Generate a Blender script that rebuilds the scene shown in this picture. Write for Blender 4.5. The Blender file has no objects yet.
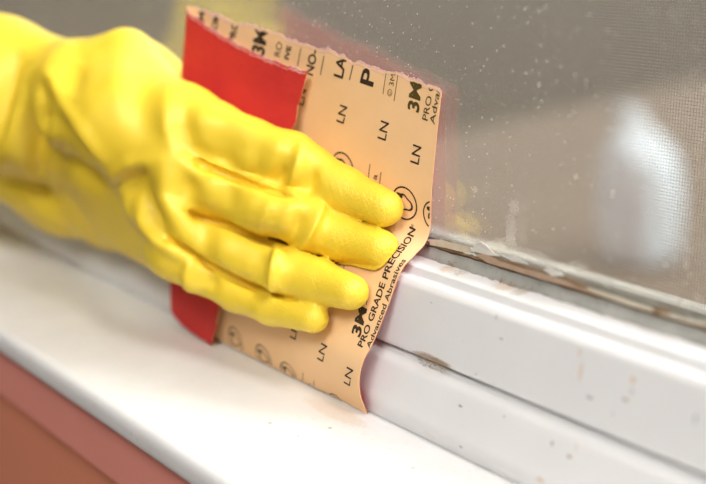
import bpy, bmesh, math, random
import numpy as np
from mathutils import Vector, Matrix

random.seed(7)
rng = np.random.default_rng(7)
scene = bpy.context.scene
col = scene.collection

# ------------------------------------------------------------------ camera
FPX, CX, CY = 1150.0, 353.0, 242.0
def _ray(px, py):
    v = np.array([px - CX, -(py - CY), -FPX]); return v / np.linalg.norm(v)
_mX = _ray(-610.0, -72.0)                       # vanishing point of the window's long edges
_up = np.array([0, -_mX[2], _mX[1]]); _up /= np.linalg.norm(_up)
if _up[1] < 0: _up = -_up
_X = -_mX; _Z = _up; _Y = np.cross(_Z, _X)
ROT = np.stack([_X, _Y, _Z])                    # world = ROT @ camera-space
CAM = -(ROT @ _ray(367, 416)) * 0.47            # origin = foot of the frame at the sheet's corner
def wray(px, py): return ROT @ _ray(px, py)
def at(px, py, axis, val):
    """world point seen at a pixel on the plane axis == val (metres)"""
    r = wray(px, py); t = (val - CAM[axis]) / r[axis]; return CAM + t * r
def atY(px, py, ymm): return at(px, py, 1, ymm / 1000.0)
def depth(P): return -(ROT.T @ (np.asarray(P) - CAM))[2]
def project(P):
    c = (np.asarray(P) - CAM) @ ROT
    return np.stack([CX + FPX * c[..., 0] / -c[..., 2], CY - FPX * c[..., 1] / -c[..., 2]], -1)

cd = bpy.data.cameras.new('camera'); cam = bpy.data.objects.new('camera', cd); col.objects.link(cam)
m4 = Matrix.Identity(4)
for i in range(3):
    for j in range(3): m4[i][j] = ROT[i, j]
    m4[i][3] = CAM[i]
cam.matrix_world = m4
cd.sensor_width = 36; cd.sensor_fit = 'HORIZONTAL'; cd.lens = FPX * 36 / 706
cd.clip_start = 0.02; cd.clip_end = 200
cd.dof.use_dof = True; cd.dof.focus_distance = 0.455; cd.dof.aperture_fstop = 4.4
scene.camera = cam

# ------------------------------------------------------------------ world, lights, exposure
w = bpy.data.worlds.new('overcast_sky'); scene.world = w; w.use_nodes = True
w.node_tree.nodes['Background'].inputs[0].default_value = (1.0, 0.985, 0.96, 1)
w.node_tree.nodes['Background'].inputs[1].default_value = 4.2
def area(name, loc, target, size, power, colr):
    ld = bpy.data.lights.new(name, 'AREA'); ld.shape = 'DISK'; ld.size = size; ld.energy = power; ld.color = colr
    o = bpy.data.objects.new(name, ld); col.objects.link(o); o.location = loc
    o.rotation_euler = (Vector(target) - Vector(loc)).to_track_quat('-Z', 'Y').to_euler()
    return o
area('added_key_light', (0.60, -0.05, 0.72), (-0.05, 0.0, 0.06), 0.30, 6.0, (1.0, 0.98, 0.95))  # unseen key light, added to light the sill and sheet from the right
area('added_fill_light', (0.75, -1.25, 1.50), (0.2, -0.6, 0), 1.0, 31, (1.0, 0.985, 0.95))  # unseen soft light put in as front fill for room-facing surfaces
sun = bpy.data.lights.new('hazy_sun', 'SUN'); sun.energy = 9.0; sun.angle = math.radians(26); sun.color = (1.0, 0.985, 0.95)
so = bpy.data.objects.new('hazy_sun', sun); col.objects.link(so); so.location = (1, 2, 4)
so.rotation_euler = Vector((-.42, -.34, -.84)).to_track_quat('-Z', 'Y').to_euler()
vs = scene.view_settings
vs.view_transform = 'Standard'; vs.look = 'None'; vs.exposure = 0.4; vs.gamma = 1.0; vs.use_curve_mapping = False

# ------------------------------------------------------------------ helpers
def tag(o, label=None, cat=None, group=None, kind=None):
    if label: o['label'] = label
    if cat: o['category'] = cat
    if group: o['group'] = group
    if kind: o['kind'] = kind
    return o
def empty(name, loc=(0, 0, 0)):
    o = bpy.data.objects.new(name, None); col.objects.link(o); o.location = loc; o.empty_display_size = 0.02
    return o
def mesh(name, verts, faces, mat, parent=None, smooth=False):
    me = bpy.data.meshes.new(name)
    me.from_pydata([tuple(map(float, v)) for v in verts], [], [tuple(map(int, f)) for f in faces]); me.update()
    return link(name, me, mat, parent, smooth)
def link(name, me, mat, parent=None, smooth=False):
    if mat is not None: me.materials.append(mat)
    if smooth: me.polygons.foreach_set('use_smooth', [True] * len(me.polygons))
    o = bpy.data.objects.new(name, me); col.objects.link(o)
    if parent is not None:
        o.parent = parent
        if parent.type == 'EMPTY': o.matrix_parent_inverse = Matrix.Translation(-parent.location)
    return o
def bevel_box(name, lo, hi, mat, parent=None, bev=0.001, seg=2):
    bm = bmesh.new(); bmesh.ops.create_cube(bm, size=1)
    for v in bm.verts:
        v.co = Vector([lo[i] + (v.co[i] + .5) * (hi[i] - lo[i]) for i in range(3)])
    if bev: bmesh.ops.bevel(bm, geom=bm.edges[:], offset=bev, segments=seg, affect='EDGES', profile=0.5)
    me = bpy.data.meshes.new(name); bm.to_mesh(me); bm.free()
    return link(name, me, mat, parent)
def round_profile(pts, radii, seg=5):
    """round the corners of a closed (y,z) polygon"""
    out = []; n = len(pts)
    for i in range(n):
        p0, p1, p2 = np.array(pts[i - 1]), np.array(pts[i]), np.array(pts[(i + 1) % n]); r = radii[i]
        if r <= 0: out.append(p1); continue
        a = (p0 - p1); a = a / np.linalg.norm(a); b = (p2 - p1); b = b / np.linalg.norm(b)
        for k in range(seg + 1):
            t = k / seg; A = p1 + a * r; B = p1 + b * r
            out.append((1 - t) ** 2 * A + 2 * t * (1 - t) * p1 + t * t * B)
    return out
def extrude_x(name, prof, x0, x1, mat, parent=None, smooth_angle=0.6):
    n = len(prof); V = [(x0, p[0], p[1]) for p in prof] + [(x1, p[0], p[1]) for p in prof]
    F = [(i, (i + 1) % n, (i + 1) % n + n, i + n) for i in range(n)] + [tuple(range(n))[::-1], tuple(range(n, 2 * n))]
    o = mesh(name, V, F, mat, parent)
    bm = bmesh.new(); bm.from_mesh(o.data); bmesh.ops.recalc_face_normals(bm, faces=bm.faces)
    for f in bm.faces: f.smooth = len(f.verts) == 4
    for e in bm.edges:
        e.smooth = e.calc_face_angle(0) < smooth_angle
    bm.to_mesh(o.data); bm.free()
    return o

# ---- material helpers
class NT:
    def __init__(self, name):
        self.m = bpy.data.materials.new(name); self.m.use_nodes = True; self.t = self.m.node_tree
        self.n = self.t.nodes; self.b = self.n['Principled BSDF']; self.out = self.n['Material Output']
    def add(self, typ, **kw):
        nd = self.n.new(typ)
        for k, v in kw.items():
            if k.startswith('i_'):
                key = k[2:]; key = int(key) if key.isdigit() else key
                self.set(nd, key, v)
            else: setattr(nd, k, v)
        return nd
    def set(self, nd, key, v):
        s = nd.inputs[key]
        if isinstance(v, bpy.types.NodeSocket): self.t.links.new(v, s)
        else: s.default_value = v
    def lk(self, a, b): self.t.links.new(a, b)
    def math(self, op, a, b=0.0, clamp=False):
        nd = self.add('ShaderNodeMath', operation=op, use_clamp=clamp, i_0=a, i_1=b); return nd.outputs[0]
    def coord(self):
        if not hasattr(self, '_c'): self._c = self.add('ShaderNodeNewGeometry').outputs['Position']
        return self._c
    def noise(self, scale, detail=4, rough=.55, vec=None):
        return self.add('ShaderNodeTexNoise', i_Scale=scale, i_Detail=detail, i_Roughness=rough, i_Vector=vec or self.coord()).outputs[0]
    def ramp(self, fac, stops):
        nd = self.add('ShaderNodeValToRGB', i_0=fac); e = nd.color_ramp.elements
        while len(e) > 1: e.remove(e[-1])
        for i, (p, c) in enumerate(stops):
            if i == 0: e[0].position = p; el = e[0]
            else: el = e.new(p)
            el.color = (c, c, c, 1) if isinstance(c, (int, float)) else (*c, 1)
        return nd.outputs[0]
    def mix(self, fac, a, b):
        nd = self.add('ShaderNodeMix', data_type='RGBA')
        self.set(nd, 0, fac); 
        for k, v in ((6, a), (7, b)):
            self.set(nd, k, (*v, 1) if isinstance(v, tuple) and len(v) == 3 else v)
        return nd.outputs[2]
    def bump(self, h, strength, dist=0.001):
        nd = self.add('ShaderNodeBump', i_Strength=strength, i_Distance=dist, i_Height=h); self.lk(nd.outputs[0], self.b.inputs['Normal'])
    def base(self, c, rough=.5, spec=.5):
        self.set(self.b, 'Base Color', (*c, 1) if isinstance(c, tuple) and len(c) == 3 else c)
        self.set(self.b, 'Roughness', rough); self.set(self.b, 'Specular IOR Level', spec)
        return self
def plain(name, c, rough=.5, var=.12, scale=60, spec=.5):
    t = NT(name); n = t.noise(scale)
    dark = tuple(x * (1 - var) for x in c)
    t.base(t.mix(n, dark, c), rough, spec); return t.m

def stain(t, base, center, rad, colr, strength=1.0, nscale=900, thr=(.42, .6)):
    """a mark with its own ragged outline at a fixed place on the surface"""
    v = t.add('ShaderNodeVectorMath', operation='SUBTRACT', i_0=t.coord(), i_1=tuple(center)).outputs[0]
    v = t.add('ShaderNodeVectorMath', operation='DIVIDE', i_0=v, i_1=tuple(rad)).outputs[0]
    d = t.add('ShaderNodeVectorMath', operation='LENGTH', i_0=v).outputs['Value']
    fall = t.math('SUBTRACT', 1.0, d, True)
    s = t.math('MULTIPLY', fall, t.math('ADD', t.noise(nscale, 3), .25))
    m = t.ramp(s, [(thr[0] * .5, 0.0), (thr[1] * .62, strength)])
    return t.mix(m, base, colr)

# ------------------------------------------------------------------ structure: window, sill, walls, grounds
XL, XR = -1.05, 0.55
# white enamel of the frame, with its dirt marks
def white_enamel(name, marks, c=(.75, .75, .75), rough=.24):
    t = NT(name)
    n = t.noise(35, 5)
    b = t.mix(t.ramp(n, [(.35, 0.0), (.75, 1.0)]), c, tuple(x * .955 for x in c))
    fine = t.ramp(t.noise(620, 2), [(.70, 0.0), (.76, .35)])
    b = t.mix(fine, b, (.52, .48, .42))
    for mk in marks: b = stain(t, b, *mk)
    t.base(b, rough, .6); t.bump(t.noise(240, 3), .10, .0006)
    return t.m
def mk(px, py, y, rx, rz, c, s=1.0, ns=900, thr=(.42, .6)):
    return (atY(px, py, y), (rx / 1000, .012, rz / 1000), c, s, ns, thr)
brown = (.30, .20, .11); grey = (.22, .21, .19); tan = (.62, .42, .26); olive = (.42, .36, .24)
sash_marks = [mk(497, 340, 8, 1.6, .5, grey, .8), mk(492, 318, 9, 1.2, 1.6, grey, .35), mk(588, 398, 8, 2.6, .6, grey, .95),
    mk(579, 372, 9, 1.2, 5.5, tan, .45), mk(580, 352, 11, 1.2, 2.2, tan, .5), mk(632, 380, 10, 1.5, 1.8, tan, .8),
    mk(625, 400, 9, 2.0, .7, brown, .9), mk(630, 392, 9, .8, 2.0, grey, .5), mk(694, 420, 9, .8, 3.0, grey, .45), mk(694, 418, 9, .9, .7, grey, .8),
    mk(612, 414, 8, .9, .5, grey, .6), mk(430, 303, 10, .9, .4, grey, .6), mk(400, 345, 8, 5, 3, olive, .0),
    mk(473, 375, 6, 1, .5, grey, .6)]
frame_marks = [mk(426, 360, 6, 14, 3.2, brown, .8, 1500, (.34, .66)), mk(437, 365, 6, 10, 2.8, brown, .85, 1000, (.32, .62)), mk(455, 408, 1, 1.8, .7, grey, .9),
    mk(497, 419, 1, 1.2, .5, grey, .7), mk(458, 448, 0, 1.4, .8, grey, .8), mk(548, 445, 2, 1.1, 1.6, grey, .6), mk(566, 458, 2, 1.8, .8, brown, .85),
    mk(571, 450, 2, .7, 2.6, tan, .5), mk(596, 438, 4, 2.2, .8, tan, .7), mk(425, 437, 0, 6, 2.5, tan, .12, 500), mk(540, 480, 1, 3, 2, tan, .5)]
ledge_marks = [mk(447, 262, 24, 9, 6, tan, .55, 700), mk(460, 266, 25, 8, 5, olive, .6, 900), mk(505, 281, 25, 10, 5, tan, .5, 700), mk(520, 287, 25, 6, 4, olive, .6, 900)]
M_sash = white_enamel('white_enamel_sash', sash_marks + ledge_marks + frame_marks[:2])
M_frame = white_enamel('white_enamel_frame', frame_marks)
# sill paint
t = NT('white_sill_paint'); n = t.noise(28, 5)
b = t.mix(t.ramp(n, [(.35, 0.0), (.8, 1.0)]), (.86, .86, .855), (.80, .795, .785))
scuff = t.math('MULTIPLY', t.ramp(t.noise(300, 6, .7), [(.55, 0.0), (.72, 1.0)]), t.ramp(t.noise(24, 3), [(.46, 0.0), (.62, .55)]))
b = t.mix(scuff, b, (.66, .58, .48))
for px, py, r in ((270, 423, .8), (231, 475, .7), (413, 468, .7), (330, 428, .9), (298, 436, .6)):
    P = at(px, py, 2, 0); b = stain(t, b, tuple(P), (r * .0016, r * .0016, .01), (.45, .40, .34), .8)
P = at(335, 412, 2, 0); b = stain(t, b, tuple(P), (.03, .008, .01), (.66, .50, .36), .35, 500)
t.base(b, .42, .4); t.bump(t.noise(180, 4), .12, .0006); M_sill = t.m
# brick-red wall paint
def red_paint(name, c):
    t = NT(name); n = t.noise(16, 4)
    t.base(t.mix(n, tuple(x * .88 for x in c), c), .55, .35); t.bump(t.noise(300, 3), .1, .0005); return t.m
M_apron = red_paint('rose_red_trim_paint', (.95, .37, .30)); M_wall = red_paint('brick_red_wall_paint', (.88, .33, .20))

win = tag(empty('window_1', (0, 0, 0)), 'white framed window with sill, bottom rail and dusty glass', 'window', kind='structure')
nose_y = -.0755
sill_prof = round_profile([(.050, 0), (.050, -.013), (nose_y, -.013), (nose_y, 0)], [0, 0, .0042, .0060], 6)
tag(extrude_x('window_sill', sill_prof, XL, XR, M_sill, win), 'flat white painted window sill with rounded nose')
frame_prof = round_profile([(.060, .0002), (.0036, .0002), (.0004, .0075), (.0052, .0250), (.0100, .0285), (.0118, .0285), (.0118, .020), (.060, .020)],
                           [0, .0, .004, .0018, .0012, 0, 0, 0], 4)
extrude_x('frame_base', frame_prof, XL, XR, M_frame, win)
sash_prof = round_profile([(.0122, .0222), (.0115, .0295), (.0072, .0306), (.0112, .0562), (.0135, .0583), (.0176, .0580), (.0186, .0614), (.0300, .0622), (.0300, .0222)],
                          [0, .0005, .0016, .0009, .0011, .0006, .0009, 0, 0], 4)
extrude_x('bottom_rail', sash_prof, XL, XR, M_sash, win)
# outside part of the rail, beyond the glass
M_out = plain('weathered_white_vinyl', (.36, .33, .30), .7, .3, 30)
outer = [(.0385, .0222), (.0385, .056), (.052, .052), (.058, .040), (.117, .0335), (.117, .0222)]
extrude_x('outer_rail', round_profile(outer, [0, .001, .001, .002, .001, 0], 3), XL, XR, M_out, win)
# glazing strip: a grey bead of sealant with ragged borders
def wav(x, s, ph): return np.sin(x * s + ph) * .5 + np.sin(x * s * 2.3 + ph * 1.7) * .3 + np.sin(x * s * 5.1 + ph * .6) * .2
t = NT('grey_glazing_sealant'); n = t.noise(90, 5)
b = t.mix(t.ramp(n, [(.35, 0.0), (.68, 1.0)]), (.30, .30, .275), (.42, .415, .38))
b = t.mix(t.ramp(t.noise(420, 4, .7), [(.60, 0.0), (.70, .6)]), b, (.20, .15, .10))
t.base(b, .75, .2); t.bump(t.noise(500, 4), .5, .0008); M_gask = t.m
xs = np.arange(XL, XR, .0016); V = []; F = []
for x in xs:
    b0 = .0277 + .00055 * wav(x, 310, 1.0) + rng.normal(0, .00012); top = .0678 + .00035 * wav(x, 190, 2.2) + rng.normal(0, .0001)
    V += [(x, b0, .0615), (x, b0 + .0002, .0630), (x, .0291, .0655), (x, .0303, top), (x, .0330, top)]
for i in range(len(xs) - 1):
    for k in range(4): a = i * 5 + k; F.append((a, a + 5, a + 6, a + 1))
mesh('glazing_strip', V, F, M_gask, win, True)
# thin dark line of grime where sealant meets glass
M_grime = plain('brown_grime', (.20, .125, .07), .9, .5, 500, .1)
V = []; F = []; xs2 = np.arange(-.02, .135, .0008)
for x in xs2:
    h = max(.0001, .0005 + .0007 * wav(x, 420, .3)); z0 = .0674 + .0003 * wav(x, 190, 2.2)
    V += [(x, .0296, z0 - .0008), (x, .0288, z0 + h * .3), (x, .0300, z0 + h + .0004)]
for i in range(len(xs2) - 1):
    for k in range(2): a = i * 3 + k; F.append((a, a + 3, a + 4, a + 1))
tag(mesh('grime_line', V, F, M_grime, win), kind='stuff')

# glass: clear panes, reflecting by angle (Schlick), with dust and smears
def glass_material(name, dusty):
    t = NT(name); g = t.add('ShaderNodeNewGeometry')
    dot = t.add('ShaderNodeVectorMath', operation='DOT_PRODUCT', i_0=g.outputs['Normal'], i_1=g.outputs['Incoming']).outputs['Value']
    c = t.math('ABSOLUTE', dot); k = t.math('POWER', t.math('SUBTRACT', 1.0, c, True), 4.0)
    fr = t.math('ADD', t.math('MULTIPLY', k, .915), .085)
    tr = t.add('ShaderNodeBsdfTransparent', i_Color=(.96, .97, .96, 1)); gl = t.add('ShaderNodeBsdfGlossy', i_Roughness=.012)
    mx = t.add('ShaderNodeMixShader'); t.lk(fr, mx.inputs[0]); t.lk(tr.outputs[0], mx.inputs[1]); t.lk(gl.outputs[0], mx.inputs[2])
    last = mx.outputs[0]
    if dusty:
        vor = t.add('ShaderNodeTexVoronoi', i_Scale=620.0, i_Vector=t.coord()); 
        size = t.math('MULTIPLY', t.ramp(t.add('ShaderNodeSeparateColor', i_0=vor.outputs['Color']).outputs[0], [(.55, 0.0), (1.0, .34)]), t.ramp(t.noise(14, 3), [(.30, .25), (.62, 1.15)]))
        speck = t.math('LESS_THAN', vor.outputs['Distance'], size)
        v2 = t.add('ShaderNodeTexVoronoi', i_Scale=150.0, i_Vector=t.coord())
        s2 = t.ramp(t.add('ShaderNodeSeparateColor', i_0=v2.outputs['Color']).outputs[1], [(.86, 0.0), (1.0, .14)])
        speck2 = t.math('LESS_THAN', v2.outputs['Distance'], s2)
        film = t.ramp(t.noise(9, 5, .6), [(.3, .025), (.75, .07)])
        # a smear of dried splashes low on the pane
        sm = None
        for (px, py, rx, rz) in ((510, 230, .008, .018), (513, 207, .007, .009), (474, 190, .004, .004)):
            P = atY(px, py, 31)
            v = t.add('ShaderNodeVectorMath', operation='SUBTRACT', i_0=t.coord(), i_1=tuple(P)).outputs[0]
            v = t.add('ShaderNodeVectorMath', operation='DIVIDE', i_0=v, i_1=(rx, .02, rz)).outputs[0]
            d = t.add('ShaderNodeVectorMath', operation='LENGTH', i_0=v).outputs['Value']
            f = t.math('SUBTRACT', 1.0, d, True)
            sm = f if sm is None else t.math('MAXIMUM', sm, f)
        smear = t.math('MULTIPLY', t.ramp(t.math('MULTIPLY', sm, t.noise(1300, 2, .5)), [(.30, 0.0), (.38, 1.0)]), .42)
        spot = None
        for (px, py, r) in ((575, 177, .0013), (612, 192, .0010), (611, 197, .0009), (617, 236, .0008), (485, 247, .001)):
            P = atY(px, py, 31)
            v = t.add('ShaderNodeVectorMath', operation='DISTANCE', i_0=t.coord(), i_1=tuple(P)).outputs['Value']
            s = t.math('LESS_THAN', v, r * .7); spot = s if spot is None else t.math('MAXIMUM', spot, s)
        fac = t.math('MAXIMUM', t.math('MAXIMUM', t.math('MULTIPLY', speck, .62), t.math('MULTIPLY', speck2, .7)), t.math('MAXIMUM', smear, t.math('MULTIPLY', spot, .7)))
        fac = t.math('MAXIMUM', fac, film)
        df = t.add('ShaderNodeBsdfDiffuse', i_Color=(.86, .80, .72, 1))
        m2 = t.add('ShaderNodeMixShader'); t.lk(fac, m2.inputs[0]); t.lk(last, m2.inputs[1]); t.lk(df.outputs[0], m2.inputs[2]); last = m2.outputs[0]
    t.lk(last, t.out.inputs['Surface']); return t.m
def pane(name, y0, y1, mats):
    o = bevel_box(name, (XL + .02, y0, .063), (XR - .02, y1, 1.12), mats[0], win, 0)
    o.data.materials.append(mats[1])
    for p in o.data.polygons:
        p.material_index = 0 if p.normal.y < -.5 else 1
    return o
M_gd = glass_material('dusty_window_glass', True); M_gc = glass_material('clear_window_glass', False)
tag(pane('glass_pane', .0315, .0345, (M_gd, M_gc)), 'dusty glass pane with specks and dried splashes')
tag(pane('glass_pane', .0350, .0380, (M_gc, M_gc)), 'outer glass pane of the double glazing')

# wall below the sill, apron board
wall = tag(mesh('wall_front', *(lambda lo, hi: ([(lo[0], lo[1], lo[2]), (hi[0], lo[1], lo[2]), (hi[0], lo[1], hi[2]), (lo[0], lo[1], hi[2]), (lo[0], hi[1], lo[2]), (hi[0], hi[1], lo[2]), (hi[0], hi[1], hi[2]), (lo[0], hi[1], hi[2])],
     [(0, 1, 2, 3), (5, 4, 7, 6), (4, 0, 3, 7), (1, 5, 6, 2), (3, 2, 6, 7), (4, 5, 1, 0)]))((XL, -.052, -.9), (XR, .09, -.0135)), M_wall),
     'brick red painted wall below the window sill', 'wall', kind='structure')
ap = tag(bevel_box('trim_1', (XL, -.0655, -.047), (XR, -.0522, -.0135), M_apron, None, .0015, 3), 'rose red apron board under the sill nose', 'trim', kind='structure')
M_room = plain('warm_white_room_paint', (.34, .32, .30), .7, .06, 3, .2)
def slab_box(name, lo, hi, mat, label, cat): return tag(bevel_box(name, lo, hi, mat, None, 0), label, cat, kind='structure')
slab_box('wall_front_upper', (-3.0, -.052, 1.10), (2.0, .09, 1.6), M_wall, 'brick red wall above the window', 'wall')
slab_box('wall_front_left', (-3.0, -.052, -.9), (XL, .09, 1.10), M_wall, 'brick red wall to the left of the window', 'wall')
slab_box('wall_front_right', (XR, -.052, -.9), (2.0, .09, 1.10), M_wall, 'brick red wall to the right of the window', 'wall')
slab_box('wall_left', (-3.1, -3.0, -.9), (-3.0, .09, 1.6), M_room, 'warm white wall at the left end of the room', 'wall')
slab_box('wall_right', (2.0, -3.0, -.9), (2.1, .09, 1.6), M_room, 'warm white wall at the right end of the room', 'wall')
slab_box('wall_back', (-3.1, -3.1, -.9), (2.1, -3.0, 1.6), M_room, 'warm white wall facing the window', 'wall')
slab_box('ceiling', (-3.1, -3.1, 1.6), (2.1, .09, 1.7), M_room, 'white ceiling of the room', 'ceiling')
M_floor = plain('brown_floor', (.22, .17, .13), .5, .3, 6)
tag(bevel_box('floor', (-3.0, -3.0, -.93), (2.0, -.052, -.9), M_floor, None, 0), 'brown floor of the room below the window', 'floor', kind='structure')

# grounds outside
M_pave = plain('pale_brown_paving', (.070, .048, .035), .9, .22, 1.6, .2); M_soil = plain('dark_brown_soil', (.023, .017, .012), .95, .35, 2.2, .1)
GZ = -.95
tag(mesh('ground', [(-40, .1, GZ - .02), (10, .1, GZ - .02), (10, 45, GZ - .02), (-40, 45, GZ - .02)], [(0, 1, 2, 3)], M_soil), 'dark brown soil in the yard beyond the paving', 'ground', kind='structure')
eA, eB = at(380, 150, 2, GZ), at(706, 78, 2, GZ); dv = (eB - eA); eA2 = eA - dv * 1.2; eB2 = eB + dv * .9
pv = [(eA2[0], eA2[1]), (eA2[0], .1), (8, .1), (8, eB2[1]), (eB2[0], eB2[1])]
n = len(pv); V = [(x, y, GZ - .019) for x, y in pv] + [(x, y, GZ) for x, y in pv]
tag(mesh('paving', V, [tuple(range(n, 2 * n))] + [(i, (i + 1) % n, (i + 1) % n + n, i + n) for i in range(n)], M_pave), 'pale brown paving just outside the window', 'paving', kind='structure')

# ------------------------------------------------------------------ insect screen outside the glass
scr = tag(empty('insect_screen', (-.25, .124, .034)), 'fine brown insect screen mesh behind the dusty glass', 'insect screen')
M_wire = plain('brown_fibreglass_mesh', (.27, .225, .18), .8, .2, 300, .2)
V = []; F = []
def strand(a, b, r, nrm_axes):
    i = len(V)
    for P in (a, b):
        for s in range(4):
            q = list(P); an = math.pi / 2 * s
            q[nrm_axes[0]] += r * math.cos(an); q[nrm_axes[1]] += r * math.sin(an); V.append(q)
    for s in range(4): F.append((i + s, i + (s + 1) % 4, i + 4 + (s + 1) % 4, i + 4 + s))
pit = .00140
for x in np.arange(XL + .05, XR - .05, pit): strand((x, .124, .034), (x, .124, 1.10), .00014, (0, 1))
for z in np.arange(.037, 1.10, pit): strand((XL + .05, .1243, z), (XR - .05, .1243, z), .00014, (1, 2))
tag(mesh('screen_mesh', V, F, M_wire, scr), kind='stuff')
M_alu = plain('bronze_screen_frame', (.15, .135, .12), .5, .1, 40)
bevel_box('screen_frame_bar', (XL + .03, .118, .022), (XR - .03, .130, .0375), M_alu, scr, .001)
bevel_box('screen_frame_bar', (XL + .03, .118, 1.095), (XR - .03, .130, 1.11), M_alu, scr, .001)

# ------------------------------------------------------------------ sack in the yard
sb = at(640, 262, 2, GZ); sk = tag(empty('plastic_sack', tuple(sb)), 'pale blue white plastic sack standing on the paving outside', 'sack')
t = NT('pale_blue_plastic_film'); t.base(t.mix(t.noise(9), (.26, .30, .345), (.33, .36, .385)), .85, .2); M_sack = t.m
V = []; F = []; NS, NR = 36, 26
for r in range(NR):
    h = r / (NR - 1); R = float(np.interp(h, [0, .04, .15, .5, .68, .80, .88, .93, 1.0], [.095, .118, .128, .130, .122, .090, .050, .034, .055]))
    for s in range(NS):
        a = 2 * math.pi * s / NS; bx = (abs(math.cos(a)) ** 4 + abs(math.sin(a)) ** 4) ** -.25 * .92
        rr = R * (bx if h < .75 else 1) * (1 + .05 * math.sin(5 * a + 4 * h) + .03 * math.sin(11 * a - 7 * h) + (.10 * math.sin(9 * a) if h > .8 else 0))
        V.append((sb[0] + rr * math.cos(a) - .075 * h ** 3, sb[1] + rr * math.sin(a) - .03 * h ** 3, sb[2] + .54 * h + .012 * math.sin(3 * a) * h))
for r in range(NR - 1):
    for s in range(NS): F.append((r * NS + s, r * NS + (s + 1) % NS, (r + 1) * NS + (s + 1) % NS, (r + 1) * NS + s))
F.append(tuple(range(NS))[::-1]); F.append(tuple(range((NR - 1) * NS, NR * NS)))
mesh('sack_body', V, F, M_sack, sk, True)
V = []; F = []; top = (sb[0] - .075 * .80, sb[1] - .03 * .8, sb[2] + .54 * .93)
for i in range(16):
    for j in range(6):
        a = 2 * math.pi * i / 16; b_ = 2 * math.pi * j / 6; R = .034 + .007 * math.cos(b_)
        V.append((top[0] + R * math.cos(a), top[1] + R * math.sin(a), top[2] + .007 * math.sin(b_)))
for i in range(16):
    for j in range(6): F.append((i * 6 + j, ((i + 1) % 16) * 6 + j, ((i + 1) % 16) * 6 + (j + 1) % 6, i * 6 + (j + 1) % 6))
mesh('tie', V, F, plain('white_tie_cord', (.7, .7, .72), .6), sk, True)

# ------------------------------------------------------------------ sandpaper sheet (one continuous folded sheet)
def interp(pts, n):
    """resample a polyline by arc length with a smooth (Catmull-Rom) curve"""
    P = np.array(pts, float); k = len(P)
    Q = np.vstack([2 * P[0] - P[1], P, 2 * P[-1] - P[-2]]); fine = []
    for i in range(k - 1):
        p0, p1, p2, p3 = Q[i], Q[i + 1], Q[i + 2], Q[i + 3]
        for s in np.linspace(0, 1, 24, endpoint=(i == k - 2)):
            fine.append(.5 * ((2 * p1) + (-p0 + p2) * s + (2 * p0 - 5 * p1 + 4 * p2 - p3) * s * s + (-p0 + 3 * p1 - 3 * p2 + p3) * s ** 3))
    fine = np.array(fine); d = np.r_[0, np.cumsum(np.linalg.norm(np.diff(fine, axis=0), axis=1))]
    u = np.linspace(0, d[-1], n); return np.stack([np.interp(u, d, fine[:, i]) for i in range(3)], 1), d[-1]
edge_px = [((367, 415), 0), ((359, 392), 3), ((361, 366), 5), ((373.5, 340), 6), ((387.5, 305), 7), ((400.5, 271), 8), ((413, 256), 7), ((424.5, 243), 6), ((429.5, 225), 5.5), ((431, 190), 6), ((437, 125), 7), ((441, 90), 8)]
NT_, NU = 90, 110
Redge, H = interp([at(p[0] + 1, p[1], 0, x / 1000) for p, x in edge_px], NT_)
Redge[:, 2] = np.maximum(Redge[:, 2], .0008); 
fold_px = [((173, 306), -3.5), ((172, 270), -3), ((174, 210), -1), ((179, 120), 3), ((188, 8), 7)]
Fold, HF = interp([atY(p[0], p[1], y) for p, y in fold_px], NT_)
W = np.linalg.norm(Redge[NT_ // 2] - Fold[NT_ // 2])
def back_pt(u, t):
    """u 0 fold .. 1 right edge, t 0 bottom .. 1 top (arrays)"""
    ti = np.clip(np.asarray(t), 0, 1) * (NT_ - 1); k = np.arange(NT_); ex = (np.asarray(t) * (NT_ - 1) - ti)[..., None]
    up = lambda A: np.where(ex > 0, A[-1] - A[-2], A[1] - A[0]) * ex
    L = np.stack([np.interp(ti, k, Fold[:, i]) for i in range(3)], -1) + up(Fold); R = np.stack([np.interp(ti, k, Redge[:, i]) for i in range(3)], -1) + up(Redge)
    u = np.asarray(u)[..., None]; P = L * (1 - u) + R * u
    uu = u[..., 0]
    # the lower edge rests on the sill except near the fold, where it lifts
    z0 = np.interp(uu, [0, .05, .12, .22, 1], [Fold[0, 2], Fold[0, 2] * .55, Fold[0, 2] * .18, .0009, .0009]); zlin = Fold[0, 2] * (1 - uu) + Redge[0, 2] * uu
    P[..., 2] += (z0 - zlin) * np.clip(1 - np.asarray(t) * 3, 0, 1)
    P[..., 1] += .0022 * np.sqrt(np.clip(uu / .03, 0, 1)) * np.clip((1 - uu) / .55, 0, 1)
    # gentle waviness of the pressed paper
    P[..., 1] += .0010 * np.sin(uu * 9 + np.asarray(t) * 5) * uu * (1 - uu) * 2
    # torn upper edge
    tear = .0010 * wav(uu, 23, .4) + .0004 * wav(uu, 97, 1.3)
    P[..., 2] += tear * np.clip((np.asarray(t) - .95) / .05, 0, 1)
    return P
Eedge_px = [((213, 341), -5.5), ((219, 320), -5.8), ((222, 300), -5), ((240, 240), -.5), ((270, 175), 7), ((293, 131), 13), ((300, 108), 15), ((309, 71), 17)]
Eflap, HE = interp([atY(p[0], p[1], y) for p, y in Eedge_px], NT_); Eflap[:, 2] = np.maximum(Eflap[:, 2], .0012)
Eflap[:, 0] += .0008 * wav(np.arange(NT_), .35, 2.0) + .0006 * wav(np.arange(NT_), 1.1, .2)
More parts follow.
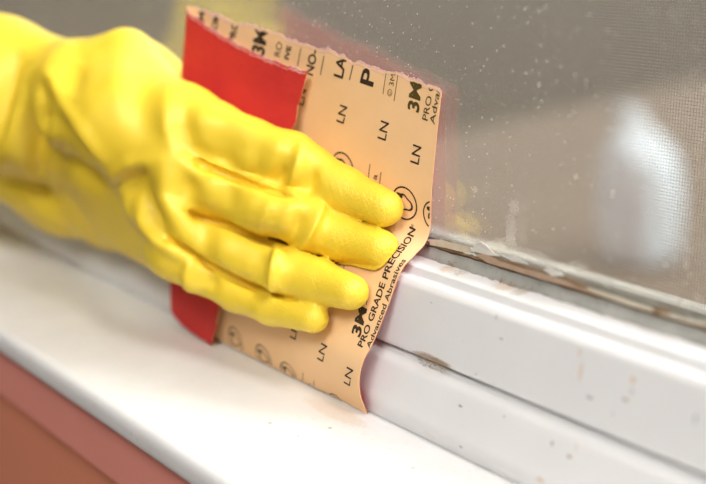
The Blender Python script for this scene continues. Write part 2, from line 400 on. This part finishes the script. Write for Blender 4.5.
def flap_pt(wv, t):
    ti = np.clip(np.asarray(t), 0, 1) * (NT_ - 1); k = np.arange(NT_)
    L = np.stack([np.interp(ti, k, Fold[:, i]) for i in range(3)], -1); R = np.stack([np.interp(ti, k, Eflap[:, i]) for i in range(3)], -1)
    wv = np.asarray(wv); P = L * (1 - wv[..., None]) + R * wv[..., None]; tt = np.asarray(t)
    z0 = np.interp(wv, [0, .12, .35, .7, 1], [Fold[0, 2], Fold[0, 2] * .62, Fold[0, 2] * .30, .0016, .0012]); zlin = Fold[0, 2] * (1 - wv) + Eflap[0, 2] * wv
    P[..., 2] += (z0 - zlin) * np.clip(1 - tt * 3, 0, 1)
    P[..., 1] -= .0022 * np.sqrt(np.clip(wv / .05, 0, 1)) * np.clip(1 - wv * .6, 0, 1)
    P[..., 2] -= .0040 * np.sin(np.pi * np.clip(wv, 0, 1)) ** .8 * np.clip((tt - .6) / .4, 0, 1)
    P[..., 2] += (.0005 * wav(wv, 50, .9) + .0004 * wav(wv, 150, 2)) * np.clip((tt - .93) / .07, 0, 1)
    return P
tv = np.linspace(0, 1, NT_)
cols_ = [flap_pt(np.full(NT_, s), tv) for s in np.linspace(1, 0.004, 60)]
mid = flap_pt(np.zeros(NT_), tv); mid[:, 0] -= .0007; cols_.append(mid)
cols_ += [back_pt(np.full(NT_, s), tv) for s in np.r_[np.linspace(0.0015, .03, 6), np.linspace(.04, 1, NU)]]
S = np.array(cols_)                                   # [column, row, xyz]
du = np.gradient(S, axis=0); dt = np.gradient(S, axis=1); N = np.cross(du, dt); N /= np.linalg.norm(N, axis=-1, keepdims=True)
# N faces the room on the back layer (paper side)
if N[-5, 50, 1] > 0: N = -N
def slab(name, A, B, mat, parent):
    nc, nr = A.shape[:2]; V = np.concatenate([A.reshape(-1, 3), B.reshape(-1, 3)]); o = nc * nr; F = []
    for i in range(nc - 1):
        for j in range(nr - 1):
            a = i * nr + j; F += [(a, a + nr, a + nr + 1, a + 1), (o + a, o + a + 1, o + a + nr + 1, o + a + nr)]
    for i in range(nc - 1):
        for j in (0, nr - 1): a = i * nr + j; F.append((a, a + nr, o + a + nr, o + a) if j else (a, o + a, o + a + nr, a + nr))
    for j in range(nr - 1):
        for i in (0, nc - 1): a = i * nr + j; F.append((a, a + 1, o + a + 1, o + a) if i == 0 else (a, o + a, o + a + 1, a + 1))
    ob = mesh(name, V, F, mat, parent, True)
    bm = bmesh.new(); bm.from_mesh(ob.data); bmesh.ops.recalc_face_normals(bm, faces=bm.faces)
    for e in bm.edges: e.smooth = e.calc_face_angle(0) < .8
    bm.to_mesh(ob.data); bm.free(); return ob
sheet = tag(empty('sandpaper_sheet', (0, 0, .0009)), 'folded sandpaper sheet with red grit and beige printed back, pressed against the frame', 'sandpaper')
t = NT('beige_printed_paper'); n = t.noise(70, 4)
t.base(t.mix(n, (.86, .55, .28), (.92, .61, .33)), .62, .3); t.bump(t.noise(900, 3), .15, .0003); M_paper = t.m
t = NT('red_abrasive_grit'); n = t.noise(1400, 3); n2 = t.noise(38, 4)
b = t.mix(n, (.52, .026, .028), (.72, .046, .034)); b = t.mix(t.ramp(n2, [(.45, 0.0), (.8, .5)]), b, (.44, .014, .032))
t.base(b, .7, .3); t.bump(t.noise(1500, 2), .5, .0004); M_grit = t.m
backing = tag(slab('paper_backing', S, S + N * .00022, M_paper, sheet), 'beige paper back with black print')
tag(slab('abrasive_coating', S - N * .00020, S, M_grit, sheet), 'red abrasive side')
# pale torn fibres along the upper edge
M_fib = plain('pink_torn_fibre', (.80, .50, .47), .9, .2, 800, .1)
V = []; F = []
def fibres(ptf, u0, u1, n, hgt):
    us = np.linspace(u0, u1, n); hh = np.abs(rng.normal(0, 1, n)) * hgt + .0003
    hh = np.convolve(hh, np.hanning(9) / np.hanning(9).sum(), 'same') * (1 + .8 * wav(us, 40, 3))
    P = ptf(us, np.ones(n)); Q = ptf(us, np.full(n, .985)); o = len(V)
    for i in range(n):
        up = (P[i] - Q[i]); up /= np.linalg.norm(up)
        y = np.array([0, -.00026, 0])
        V.extend([P[i] - up * .0012 + y, P[i] + up * hh[i] + y * .3, P[i] + up * hh[i] - y * .3, P[i] - up * .0012 - y])
    for i in range(n - 1):
        for k in range(3): a = o + i * 4 + k; F.append((a, a + 4, a + 5, a + 1))
fibres(back_pt, .02, .999, 900, .00035); fibres(flap_pt, .03, .99, 160, .00004)
tag(mesh('torn_edge', V, F, M_fib, sheet), 'frayed pinkish torn edge', kind='stuff')

# ---- print on the paper: flat ink laid on the surface
M_ink = plain('dark_brown_ink', (.055, .035, .022), .6, .3, 500, .2); M_ink2 = plain('olive_ink', (.11, .075, .02), .6, .3, 500, .2)
GU, GT = np.meshgrid(np.linspace(0, 1, 200), np.linspace(0, 1, 200), indexing='ij'); GP = project(back_pt(GU, GT))
def uv(px, py):
    u, t_ = [g.flat[np.argmin(((GP - [px, py]) ** 2).sum(-1))] for g in (GU, GT)]
    for _ in range(6):
        e = 1e-3; p0 = project(back_pt(u, t_)); ju = (project(back_pt(u + e, t_)) - p0) / e; jt = (project(back_pt(u, t_ + e)) - p0) / e
        d = np.linalg.lstsq(np.stack([ju, jt], 1), np.array([px, py]) - p0, rcond=None)[0]; u += d[0] * .8; t_ += d[1] * .8
    return np.array([u, t_])
def lay(name, pts2, faces, mat, lift=.00034):
    u = np.clip(pts2[:, 0], .002, .9985); t_ = np.clip(pts2[:, 1], 0.002, .996)
    P = back_pt(u, t_); e = 2e-3; nn = np.cross(back_pt(u + e, t_) - back_pt(u - e, t_), back_pt(u, t_ + e) - back_pt(u, t_ - e)); nn /= np.linalg.norm(nn, axis=1, keepdims=True)
    nn *= -np.sign(nn[:, 1:2]); o = mesh(name, P + nn * lift, faces, mat); o.parent = backing; return o
def glyph_mesh(s, bold):
    c = bpy.data.curves.new('glyphs', 'FONT'); c.body = s; c.size = 1.0; c.offset = bold; c.resolution_u = 3; c.fill_mode = 'FRONT'
    ob = bpy.data.objects.new('glyphs', c); col.objects.link(ob); dg = bpy.context.evaluated_depsgraph_get()
    me = bpy.data.meshes.new_from_object(ob.evaluated_get(dg)); bpy.data.objects.remove(ob); bpy.data.curves.remove(c)
    bm = bmesh.new(); bm.from_mesh(me); bmesh.ops.triangulate(bm, faces=bm.faces)
    for _ in range(3):
        long = [e for e in bm.edges if e.calc_length() > .22]
        if not long: break
        bmesh.ops.subdivide_edges(bm, edges=long, cuts=1); bmesh.ops.triangulate(bm, faces=bm.faces)
    bm.verts.index_update(); V = np.array([v.co[:2] for v in bm.verts]); F = [[v.index for v in f.verts] for f in bm.faces]; bm.free(); bpy.data.meshes.remove(me)
    return V, F
def text(s, start, end, cap, bold=0.0, mat=None, tmax=None):
    """write s from pixel start to pixel end along the sheet, cap height in mm, letter tops towards the fold"""
    V, F = glyph_mesh(s, bold); x0, x1 = V[:, 0].min(), V[:, 0].max(); y0 = 0.0; capu = .72
    a, b_ = uv(*start), uv(*end); k = (V[:, 0] - x0) / (x1 - x0)
    P = a[None] * (1 - k[:, None]) + b_[None] * k[:, None]; P[:, 0] -= (V[:, 1] - y0) / capu * (cap / 1000) / W
    if P[:, 1].max() > .996 or P[:, 1].min() < .004:       # print running off the sheet is cut at its edge
        keep = [f for f in F if .003 < P[f, 1].mean() < .996]; F = keep
    if F: lay('printed_lettering', P, F, mat or M_ink)
def ruled(p, q, wmm, mat=None):
    a, b_ = uv(*p), uv(*q); n = 8; P = []; F = []
    for i in range(n + 1):
        c = a + (b_ - a) * i / n; P += [(c[0] - wmm / 2000 / W, c[1]), (c[0] + wmm / 2000 / W, c[1])]
    for i in range(n): F.append((2 * i, 2 * i + 1, 2 * i + 3, 2 * i + 2))
    lay('printed_line', np.array(P), F, mat or M_ink)
def emblem(c, r, mat=None):
    """ring with a small glyph inside, r in mm"""
    a = uv(*c); P = []; F = []; n = 40
    def addring(r0, r1, f=lambda an: 1.0, cx=0, cy=0):
        o = len(P)
        for i in range(n):
            an = 2 * math.pi * i / n
            for rr in (r0, r1): P.append((a[0] + (cx + rr * f(an) * math.cos(an)) / 1000 / W, a[1] + (cy + rr * f(an) * math.sin(an)) / 1000 / H))
        for i in range(n):
            q = (i + 1) % n; F.append((o + 2 * i, o + 2 * i + 1, o + 2 * q + 1, o + 2 * q))
    addring(r * .90, r); g = lambda an: 1 + .16 * math.cos(3 * an + .6) + .10 * math.cos(2 * an)
    addring(r * .42, r * .54, g); addring(0.01, r * .20, lambda an: 1 + .3 * math.cos(2 * an), -r * .42, r * .36)
    P = np.array(P); F = [f for f in F if .004 < P[list(f), 1].mean() < .995 and P[list(f), 0].max() < .998]
    if F: lay('printed_emblem', P, F, mat or M_ink)
# upper rows
text('3M', (419, 113), (422, 84), 6.0, .030, M_ink2); text('PRO GR', (428, 121), (437, 74), 3.0, .008, M_ink2); text('Advanced', (435, 125), (445, 66), 2.7, .008, M_ink2)
ruled((383.5, 94), (387, 70), .35, M_ink2); ruled((394.5, 101), (398.5, 74), .35, M_ink2); text('© 3M', (392, 97), (396, 74), 2.6, .0, M_ink2)
text('P', (373, 87), (377, 71), 7.5, .02); text("'", (374, 70), (375.5, 66.5), 4.5, .02); ruled((350, 80), (353.5, 65), .5); ruled((321, 75), (324.5, 56), .5)
text('LAS', (343, 79), (348.5, 52), 5.5, .022); text('NO-', (313, 76), (318.5, 51), 5, .022); ruled((298, 66), (301.5, 48), .5)
text('RO', (280, 57), (283, 44), 3.6, .006); text('IVE', (289, 60), (292, 46.5), 2.8, .035); text('3M', (264, 56), (268, 30), 8, .035)
text('PRO', (235, 44), (239, 22), 4, .03); text('COM', (216, 38), (220, 14), 4, .03); text('3M', (203, 34), (206, 10), 5, .03)
# LN marks
for a_, b_ in (((344, 124), (348, 107)), ((386, 141), (389.5, 123)), ((419, 165), (422, 147)), ((323.5, 362), (328, 346)), ((350.5, 386), (354, 370)), ((296, 340), (300, 324)), ((254, 128), (257, 112)), ((304, 106), (307, 90))):
    text('LN', a_, b_, 4.6, .008, M_ink)
# emblems and little bracket marks
for c, r in (((405, 203), 6.8), ((343, 168), 6.8), ((435, 216), 6.0), ((236, 340), 6.4), ((264, 357), 6.4), ((289, 373), 6.0), ((338, 401), 6.4)):
    emblem(c, r)
for (x, y) in ((374, 176), (307, 384), (338, 262), (361, 296)):
    ruled((x - 5, y + 2), (x - 3.5, y - 12), .4); ruled((x + 6, y + 9), (x + 7.5, y - 4), .4); text('a', (x + 3, y + 4), (x + 4, y - 1), 2.6, .01)
# long lines down the right side
text('3M', (360, 338), (367.5, 309), 5.6, .032); text('PRO GRADE', (362.5, 348), (386, 284), 3.3, .024); text('PRECISION', (388, 280), (416, 229), 3.3, .024); text('™', (414.5, 231), (416, 226), 2.2, 0)
text('Advanced Abrasives', (370, 349), (406.5, 261), 2.6, .016)

# ------------------------------------------------------------------ rubber glove: signed-distance sculpt, meshed with surface nets
LO = np.array([-.40, -.235, .0]); HI = np.array([.012, .0305, .215]); VX = .00105
DIM = np.ceil((HI - LO) / VX).astype(int) + 1
AX = [LO[i] + np.arange(DIM[i]) * VX for i in range(3)]
def pr(px, py, ymm, rpx):
    P = atY(px, py, ymm); return P, rpx * depth(P) / FPX
BIG = .05
def capsule(field, A, ra, B, rb, k, flat=None):
    """smooth union of a tapered capsule into field (in its own box only)"""
    rm = max(ra, rb) + BIG * .5; lo = np.minimum(A, B) - rm; hi = np.maximum(A, B) + rm
    i0 = np.clip(((lo - LO) / VX).astype(int), 0, DIM); i1 = np.clip(((hi - LO) / VX).astype(int) + 1, 0, DIM)
    if (i1 <= i0).any(): return
    X = AX[0][i0[0]:i1[0], None, None]; Y = AX[1][None, i0[1]:i1[1], None]; Z = AX[2][None, None, i0[2]:i1[2]]
    d = B - A; L2 = float(d @ d) + 1e-12
    tt = np.clip(((X - A[0]) * d[0] + (Y - A[1]) * d[1] + (Z - A[2]) * d[2]) / L2, 0, 1)
    D = np.sqrt((X - A[0] - tt * d[0]) ** 2 + (Y - A[1] - tt * d[1]) ** 2 + (Z - A[2] - tt * d[2]) ** 2) - (ra + (rb - ra) * tt)
    sl = tuple(slice(i0[i], i1[i]) for i in range(3)); f = field[sl]
    h = np.clip(.5 + .5 * (f - D) / k, 0, 1); field[sl] = f * (1 - h) + D * h - k * h * (1 - h)
def smin(a, b, k):
    h = np.clip(.5 + .5 * (a - b) / k, 0, 1); return a * (1 - h) + b * h - k * h * (1 - h)
def chain(pts, k, field=None):
    if field is None: field = np.full(DIM, BIG, np.float32)
    Q = [pr(*p) for p in pts]
    for (A, ra), (B, rb) in zip(Q[:-1], Q[1:]): capsule(field, A, ra, B, rb, k)
    return field
fingers = [
    [(385, 208, 17, 19), (345, 190, 13.5, 22), (308, 170, 8, 25), (290, 160, 5, 28), (250, 149, -1, 30), (212, 134, -9, 33), (180, 118, -14, 35)],
    [(381, 249, 12, 19.5), (345, 239, 9, 22), (318, 228, 4, 23.5), (302, 218, -1, 26), (262, 206, -6, 28), (222, 187, -13, 29), (180, 160, -19, 33)],
    [(351, 292, -3, 18.5), (318, 282, -4, 22.5), (288, 273, -8, 25.5), (245, 256, -12, 26), (207, 236, -18, 27), (170, 206, -24, 32)],
    [(314, 318, -10, 15.5), (272, 307, -13, 17.5), (237, 293, -16, 18.5), (205, 274, -21, 20), (172, 250, -27, 26)],
]
G = None
for fg in fingers:
    f_ = chain(fg, .0035); G = f_ if G is None else smin(G, f_, .0007)
P_ = np.full(DIM, BIG, np.float32)
for ch in ([(190, 122, -10, 34), (130, 98, -12, 44), (85, 97, -20, 48)], [(192, 168, -17, 31), (125, 126, -27, 45), (80, 108, -32, 46)],
           [(184, 214, -22, 32), (120, 165, -11, 46), (75, 145, -8, 50)], [(178, 252, -26, 28), (115, 205, -2, 40), (62, 187, -3, 44)],
           [(126, 58, -6, 30), (90, 85, -18, 42)],
           [(75, 90, -18, 46), (0, 70, -38, 50), (-110, 45, -74, 56), (-230, 20, -118, 60)], [(62, 185, -10, 46), (0, 143, -32, 48), (-110, 118, -72, 52), (-230, 90, -115, 56)],
           [(45, 130, -30, 50), (0, 105, -42, 56), (-110, 85, -76, 62), (-230, 55, -120, 66)]):
    chain(ch, .012, P_)
chain([(128, 72, -4, 28), (150, 71, 5, 25), (164, 76, 9, 22)], .005, P_)
G = smin(G, P_, .006); del P_
# deep creases where neighbouring fingers press together
def hit(px, py):
    r = wray(px, py); ts = np.arange(.30, .80, .0005); Q = CAM + ts[:, None] * r; I = np.round((Q - LO) / VX).astype(int)
    ok = ((I >= 0) & (I < DIM)).all(1); I = I[ok]; v = G[I[:, 0], I[:, 1], I[:, 2]]; k = np.argmax(v < 0); return Q[ok][k], r
def slit(pts):
    D = np.full(DIM, BIG, np.float32); pts = np.array(pts, float); C = []
    for (a, b_) in zip(pts[:-1], pts[1:]):
        for s in np.linspace(0, 1, 16, endpoint=False):
            q = a * (1 - s) + b_ * s; h, r = hit(q[0], q[1]); C.append((h - r * .006, h + r * q[2] / 1000, q[3] / 1000, r))
    A = np.array([c[0] for c in C]); B = np.array([c[1] for c in C])
    for _ in range(3):
        A[1:-1] = (A[:-2] + 2 * A[1:-1] + A[2:]) / 4; B[1:-1] = (B[:-2] + 2 * B[1:-1] + B[2:]) / 4
    for i in range(len(C)): capsule(D, A[i], C[i][2] * 1.15, B[i], C[i][2], .0006)
    return D
for pts in ([(194, 161, .5, .7), (204, 166, 5, 1.4), (240, 180, 6, 1.4), (272, 192, 4, 1.3), (300, 199, 1, .8)],
            [(186, 211, .5, .7), (196, 216, 6, 1.4), (230, 227, 7, 1.4), (262, 240, 7, 1.4), (288, 249, 4, 1.2)],
            [(164, 236, .5, .7), (178, 244, 6, 1.4), (200, 259, 6, 1.4), (239, 281, 6, 1.4), (266, 292, 5, 1.2), (296, 301, 1, .8)]):
    D_ = slit(pts); h_ = np.clip(.5 - .5 * (G + D_) / .0012, 0, 1); G = G * (1 - h_) - D_ * h_ + .0012 * h_ * (1 - h_)

def surface_nets(V):
    ins = V < 0; nx, ny, nz = V.shape; off = [(i, j, k) for i in (0, 1) for j in (0, 1) for k in (0, 1)]
    sl = lambda A, o: A[o[0]:nx - 1 + o[0], o[1]:ny - 1 + o[1], o[2]:nz - 1 + o[2]]
    cnt = np.zeros((nx - 1, ny - 1, nz - 1), np.uint8)
    for o in off: cnt += sl(ins, o)
    act = (cnt > 0) & (cnt < 8); idx = np.full(act.shape, -1, np.int64); I = np.argwhere(act); idx[act] = np.arange(len(I))
    acc = np.zeros((len(I), 3)); c = np.zeros(len(I)); vals = {o: V[I[:, 0] + o[0], I[:, 1] + o[1], I[:, 2] + o[2]] for o in off}
    for o in off:
        for a in range(3):
            if o[a] == 0:
                p = list(o); p[a] = 1; p = tuple(p); v0, v1 = vals[o], vals[p]; m = (v0 < 0) != (v1 < 0); tt = np.where(m, v0 / np.where(m, v0 - v1, 1), 0)
                q = np.array(o, float)[None].repeat(len(I), 0); q[:, a] += tt; acc += q * m[:, None]; c += m
    P = LO + (I + acc / c[:, None]) * VX; F = []
    for a in range(3):
        b_, d_ = (a + 1) % 3, (a + 2) % 3
        s0 = [slice(None)] * 3; s1 = [slice(None)] * 3; s0[a] = slice(0, -1); s1[a] = slice(1, None)
        E0, E1 = ins[tuple(s0)], ins[tuple(s1)]; ed = np.argwhere(E0 != E1)
        ok = (ed[:, b_] > 0) & (ed[:, d_] > 0) & (ed[:, b_] < V.shape[b_] - 1) & (ed[:, d_] < V.shape[d_] - 1); ed = ed[ok]
        def g(db, dd): q = ed.copy(); q[:, b_] -= db; q[:, d_] -= dd; return idx[q[:, 0], q[:, 1], q[:, 2]]
        Q = np.stack([g(1, 1), g(0, 1), g(0, 0), g(1, 0)], 1); flip = ~E0[ed[:, 0], ed[:, 1], ed[:, 2]]; Q[flip] = Q[flip][:, ::-1]; F.append(Q)
    return P, np.concatenate(F)
P, F = surface_nets(G); del G
me = bpy.data.meshes.new('glove_shell')
me.vertices.add(len(P)); me.vertices.foreach_set('co', P.astype(np.float32).ravel())
me.loops.add(F.size); me.loops.foreach_set('vertex_index', F.astype(np.int32).ravel())
me.polygons.add(len(F)); me.polygons.foreach_set('loop_start', np.arange(0, F.size, 4, dtype=np.int32))
me.update(calc_edges=True); me.validate()
ev = np.empty(len(me.edges) * 2, np.int32); me.edges.foreach_get('vertices', ev); ev = ev.reshape(-1, 2)
deg = np.bincount(ev.ravel(), minlength=len(P))[:, None].clip(1)
def lap(A):
    s = np.zeros_like(A); 
    for i in range(A.shape[1]): s[:, i] = np.bincount(ev[:, 0], A[ev[:, 1], i], len(A)) + np.bincount(ev[:, 1], A[ev[:, 0], i], len(A))
    return s / deg
for _ in range(4):
    P = P + .5 * (lap(P) - P); P = P - .2 * (lap(P) - P)
def normals(P):
    me.vertices.foreach_set('co', P.astype(np.float32).ravel()); me.update(); n = np.empty(len(P) * 3, np.float32); me.vertex_normals.foreach_get('vector', n); return n.reshape(-1, 3)
# folds of the rubber: (polyline on the glove as seen in the photo, width px, height mm; negative is a valley)
folds = [
    ([(126, 36), (118, 80), (124, 120)], 11, 2.0), ([(42, 86), (37, 125), (36, 164), (42, 190)], 6, -7.5), ([(54, 102), (70, 138), (94, 176), (112, 202)], 8, -5.0), ([(50, 80), (62, 108), (84, 140), (110, 174)], 6, 4.0),
    ([(66, 48), (30, 84), (12, 137), (2, 165)], 6, 4.5), ([(52, 128), (54, 150)], 6, 2.0), ([(75, 210), (105, 228), (140, 248)], 16, -3.0), ([(18, 62), (6, 100), (0, 130)], 6, -3.5),
    ([(112, 178), (129, 165), (146, 163)], 5, 2.5),
    ([(139, 178), (145, 208), (162, 238)], 7, -6.5), ([(123, 192), (134, 216), (158, 242), (186, 258)], 5, 4.5), ([(164, 166), (168, 200), (184, 230)], 8, 3.5),
    ([(185, 176), (188, 200)], 7, -3.0),
    ([(183, 122), (186, 148), (204, 164)], 8, -4.0), ([(168, 100), (170, 132), (190, 164)], 8, 3.5), ([(205, 118), (235, 124), (275, 142)], 9, 2.5),
    ([(302, 142), (299, 165), (288, 190)], 4.5, 3.2), ([(313, 168), (306, 196)], 4.5, -3.4), ([(284, 165), (276, 188)], 6, -3.4), ([(250, 150), (244, 176)], 6, 1.6), ([(228, 150), (224, 172)], 6, -1.6),
    ([(322, 204), (314, 226), (300, 248)], 4, 4.0), ([(302, 210), (290, 242)], 6, -4.6), ([(275, 200), (262, 230)], 5, 1.8), ([(264, 188), (250, 226)], 10, 2.0), ([(232, 182), (222, 210)], 8, -2.6),
    ([(278, 249), (273, 272), (271, 294)], 3.8, 4.2), ([(261, 252), (257, 288)], 8, -3.6), ([(228, 230), (217, 260)], 9, 2.0), ([(202, 215), (206, 244)], 8, -2.6),
    ([(196, 256), (188, 276), (192, 296)], 5, 3.4), ([(213, 272), (206, 292)], 6, -3.0),
    ([(20, 195), (48, 216), (70, 237)], 6, 2.0), ([(80, 62), (66, 95)], 8, -3.0),
]
Nn = normals(P); vd = CAM - P; vd /= np.linalg.norm(vd, axis=1, keepdims=True); face = np.clip(((Nn * vd).sum(1) - .02) / .35, 0, 1)
px = project(P); disp = np.zeros(len(P))
for poly, sg, amp in folds:
    d2 = np.full(len(P), 1e9); tb = np.zeros(len(P)); poly = np.array(poly, float); L = np.r_[0, np.cumsum(np.linalg.norm(np.diff(poly, axis=0), axis=1))]
    for i in range(len(poly) - 1):
        a, b_ = poly[i], poly[i + 1]; d = b_ - a; tt = np.clip(((px - a) @ d) / (d @ d), 0, 1); q = ((px - a - tt[:, None] * d) ** 2).sum(1)
        m = q < d2; d2[m] = q[m]; tb[m] = (L[i] + tt[m] * (L[i + 1] - L[i])) / L[-1]
    disp += amp / 1000 * np.exp(-d2 / (2 * sg * sg)) * (.35 + .65 * np.sin(np.pi * np.clip(tb * .9 + .05, 0, 1)))
P = P + Nn * (disp * face)[:, None]
for _ in range(2): P = P + .4 * (lap(P) - P)
# the rubber flattens where it presses on the folded sheet, and stays clear of the frame and glass
from mathutils.bvhtree import BVHTree
nr_ = S.shape[1]; bvh = BVHTree.FromPolygons([tuple(v) for v in S.reshape(-1, 3)], [(i * nr_ + j, (i + 1) * nr_ + j, (i + 1) * nr_ + j + 1, i * nr_ + j + 1) for i in range(S.shape[0] - 1) for j in range(nr_ - 1)])
GAP = .0009; NEAR = [(0, 0)] + [(.0021 * math.cos(k * math.pi / 4), .0021 * math.sin(k * math.pi / 4)) for k in range(8)]; SMIN, SMAX = S.reshape(-1, 3).min(0) - .002, S.reshape(-1, 3).max(0) + .002
def rest_on_sheet(P):
    box = np.where((P[:, 0] > SMIN[0]) & (P[:, 0] < SMAX[0]) & (P[:, 2] > SMIN[2]) & (P[:, 2] < SMAX[2]) & (P[:, 1] > SMIN[1] - .003))[0]
    for i in box:
        for dx, dz in NEAR:                                                          # front-most layer seen from the room, edges included
            h = bvh.ray_cast(Vector((P[i, 0] + dx, -.12, P[i, 2] + dz)), Vector((0, 1, 0)))
            if h[0] is not None: P[i, 1] = min(P[i, 1], h[0].y - GAP)
        n = bvh.find_nearest(Vector(P[i]), GAP)                                       # clear of the rolled fold and the edges
        if n[0] is not None:
            d = Vector(P[i]) - n[0]; d = d.normalized() if d.length > 1e-7 else Vector((0, -1, 0)); P[i] = np.array(n[0] + d * GAP)
    P[:, 1] = np.where((P[:, 2] < .064) & (P[:, 0] < SMIN[0] - .004), np.minimum(P[:, 1], -.0006), np.minimum(P[:, 1], .0300)); return P
P = rest_on_sheet(P)
for _ in range(2): P = rest_on_sheet(P + .4 * (lap(P) - P))
normals(P)
# embossed grip on the finger pads and sides
grip = np.zeros(len(P), np.float32)
for fg in fingers:
    for q, rad in ((fg[0], 34), ):
        c = atY(q[0], q[1], q[2]); c2 = atY(fg[1][0], fg[1][1], fg[1][2])
        for cc in (c, (c + c2) / 2): grip = np.maximum(grip, np.clip(1.35 - np.linalg.norm(P - cc, axis=1) / .017, 0, 1))
at_ = me.attributes.new('grip', 'FLOAT', 'POINT'); at_.data.foreach_set('value', grip)
t = NT('yellow_rubber'); n = t.noise(22, 3)
b = t.mix(n, (.88, .62, .028), (.93, .69, .045))
t.base(b, .52, .75); t.set(t.b, 'Subsurface Weight', .12); t.set(t.b, 'Subsurface Radius', (.004, .003, .0006)); t.set(t.b, 'Subsurface Scale', .6)
ga = t.add('ShaderNodeAttribute', attribute_name='grip').outputs['Fac']
rot = t.add('ShaderNodeMapping', i_Vector=t.coord(), i_Rotation=(0, .5, .3)).outputs[0]
vo = t.add('ShaderNodeTexVoronoi', i_Scale=520.0, i_Vector=rot, feature='DISTANCE_TO_EDGE', i_Randomness=.25).outputs['Distance']
hgt = t.math('ADD', t.math('MULTIPLY', t.math('MULTIPLY', t.ramp(vo, [(0.0, 0.0), (.22, 1.0)]), ga), .55), t.math('MULTIPLY', t.noise(260, 3), .18))
t.bump(hgt, .42, .0006); M_rub = t.m
tag(link('rubber_glove', me, M_rub, None, True), 'yellow rubber glove on a hand pressing the folded sandpaper', 'glove')

# ------------------------------------------------------------------ peeling paint along the glass, dirt crumbs
def flake(pix, y0, curl, mat, label=None):
    """thin curled chip: outline points in the plane of the sealant's upper lip, given thickness and curl"""
    c = np.mean([atY(*p, y0) for p in pix], axis=0); pts = []
    for p in pix:
        Q = atY(p[0], p[1], y0); h = Q[2] - c[2]; Q = Q + np.array([0, -max(0, h) * curl, 0]); pts.append(Q)
    n = len(pts); Tn = np.array([0, .00045, -.00012]); V = pts + [q + Tn for q in pts]
    F = [tuple(range(n)), tuple(range(2 * n - 1, n - 1, -1))] + [(i, i + n, (i + 1) % n + n, (i + 1) % n) for i in range(n)]
    o = mesh('paint_flake', V, F, mat, win); 
    if label: o['label'] = label
    return o
M_cream = plain('cream_old_paint', (.80, .70, .54), .7, .25, 300, .2); M_pale = plain('pale_old_paint', (.84, .81, .75), .7, .2, 300, .2)
M_tan = plain('tan_old_putty', (.64, .45, .32), .8, .35, 400, .2); M_bro = plain('brown_old_putty', (.36, .24, .14), .9, .4, 400, .1)
flake([(429, 239), (444, 240), (458, 244), (472, 247), (473, 252), (462, 252), (446, 248), (430, 245)], 28.6, .3, M_cream)
flake([(440, 240), (450, 240.5), (456, 244), (448, 244)], 28.3, .3, M_bro)
flake([(471, 251), (476, 244), (483, 241), (488, 245), (493, 252), (500, 256), (488, 255)], 28.0, .5, M_pale)
flake([(474, 254), (486, 254), (505, 261), (525, 268), (548, 275), (572, 283), (590, 290), (588, 292), (566, 286), (540, 279), (512, 270), (488, 263)], 28.4, .2, M_tan)
flake([(488, 255), (505, 259.5), (525, 265.5), (546, 272), (546, 274), (522, 268), (500, 261)], 28.1, .4, M_bro)
flake([(496, 252), (515, 257), (528, 264), (512, 261)], 28.4, .5, M_pale)
flake([(543, 269), (549, 267), (561, 272), (563, 276), (552, 276)], 27.9, .6, M_pale)
flake([(556, 275), (566, 276), (580, 282), (592, 290), (578, 287)], 28.3, .3, M_bro)
flake([(588, 287), (604, 292), (625, 299), (645, 306), (656, 310), (652, 312), (630, 306), (606, 298), (590, 292)], 28.2, .4, M_cream)
flake([(650, 307), (664, 307), (674, 311), (668, 314), (656, 312)], 28.0, .5, M_bro)
flake([(656, 312), (672, 315), (690, 320), (706, 324), (706, 326), (686, 322), (664, 316)], 28.6, .2, M_cream)
def crumbs(centers, name):
    bm = bmesh.new()
    for (P, sx, sz, n, r0) in centers:
        for _ in range(n):
            q = P + np.array([rng.normal(0, sx), rng.normal(0, .0004), rng.normal(0, sz)]); r = r0 * rng.uniform(.5, 1.4)
            ret = bmesh.ops.create_icosphere(bm, subdivisions=1, radius=1)
            for v in ret['verts']: v.co = Vector(q) + Vector((v.co.x * r * rng.uniform(.8, 1.6), v.co.y * r * .7, v.co.z * r * rng.uniform(.6, 1.1)))
    me_ = bpy.data.meshes.new(name); bm.to_mesh(me_); bm.free(); return tag(link(name, me_, M_crumb, win), 'small brown dirt crumbs', kind='stuff')
M_crumb = plain('brown_dirt_crumbs', (.45, .33, .20), .95, .5, 900, .1)
crumbs([(atY(428, 362, 5.6), .0036, .0008, 60, .00022), (atY(437, 366, 5.6), .0026, .0006, 40, .00022), (np.array(atY(452, 263, 27.2)), .004, .0007, 18, .0003), (np.array(atY(514, 285, 27.2)), .004, .0006, 18, .0003),
        (np.array(atY(497, 281, 27.2)), .004, .0005, 25, .0003), (np.array(atY(612, 318, 27.4)), .012, .0003, 25, .0003)], 'dirt_crumbs')
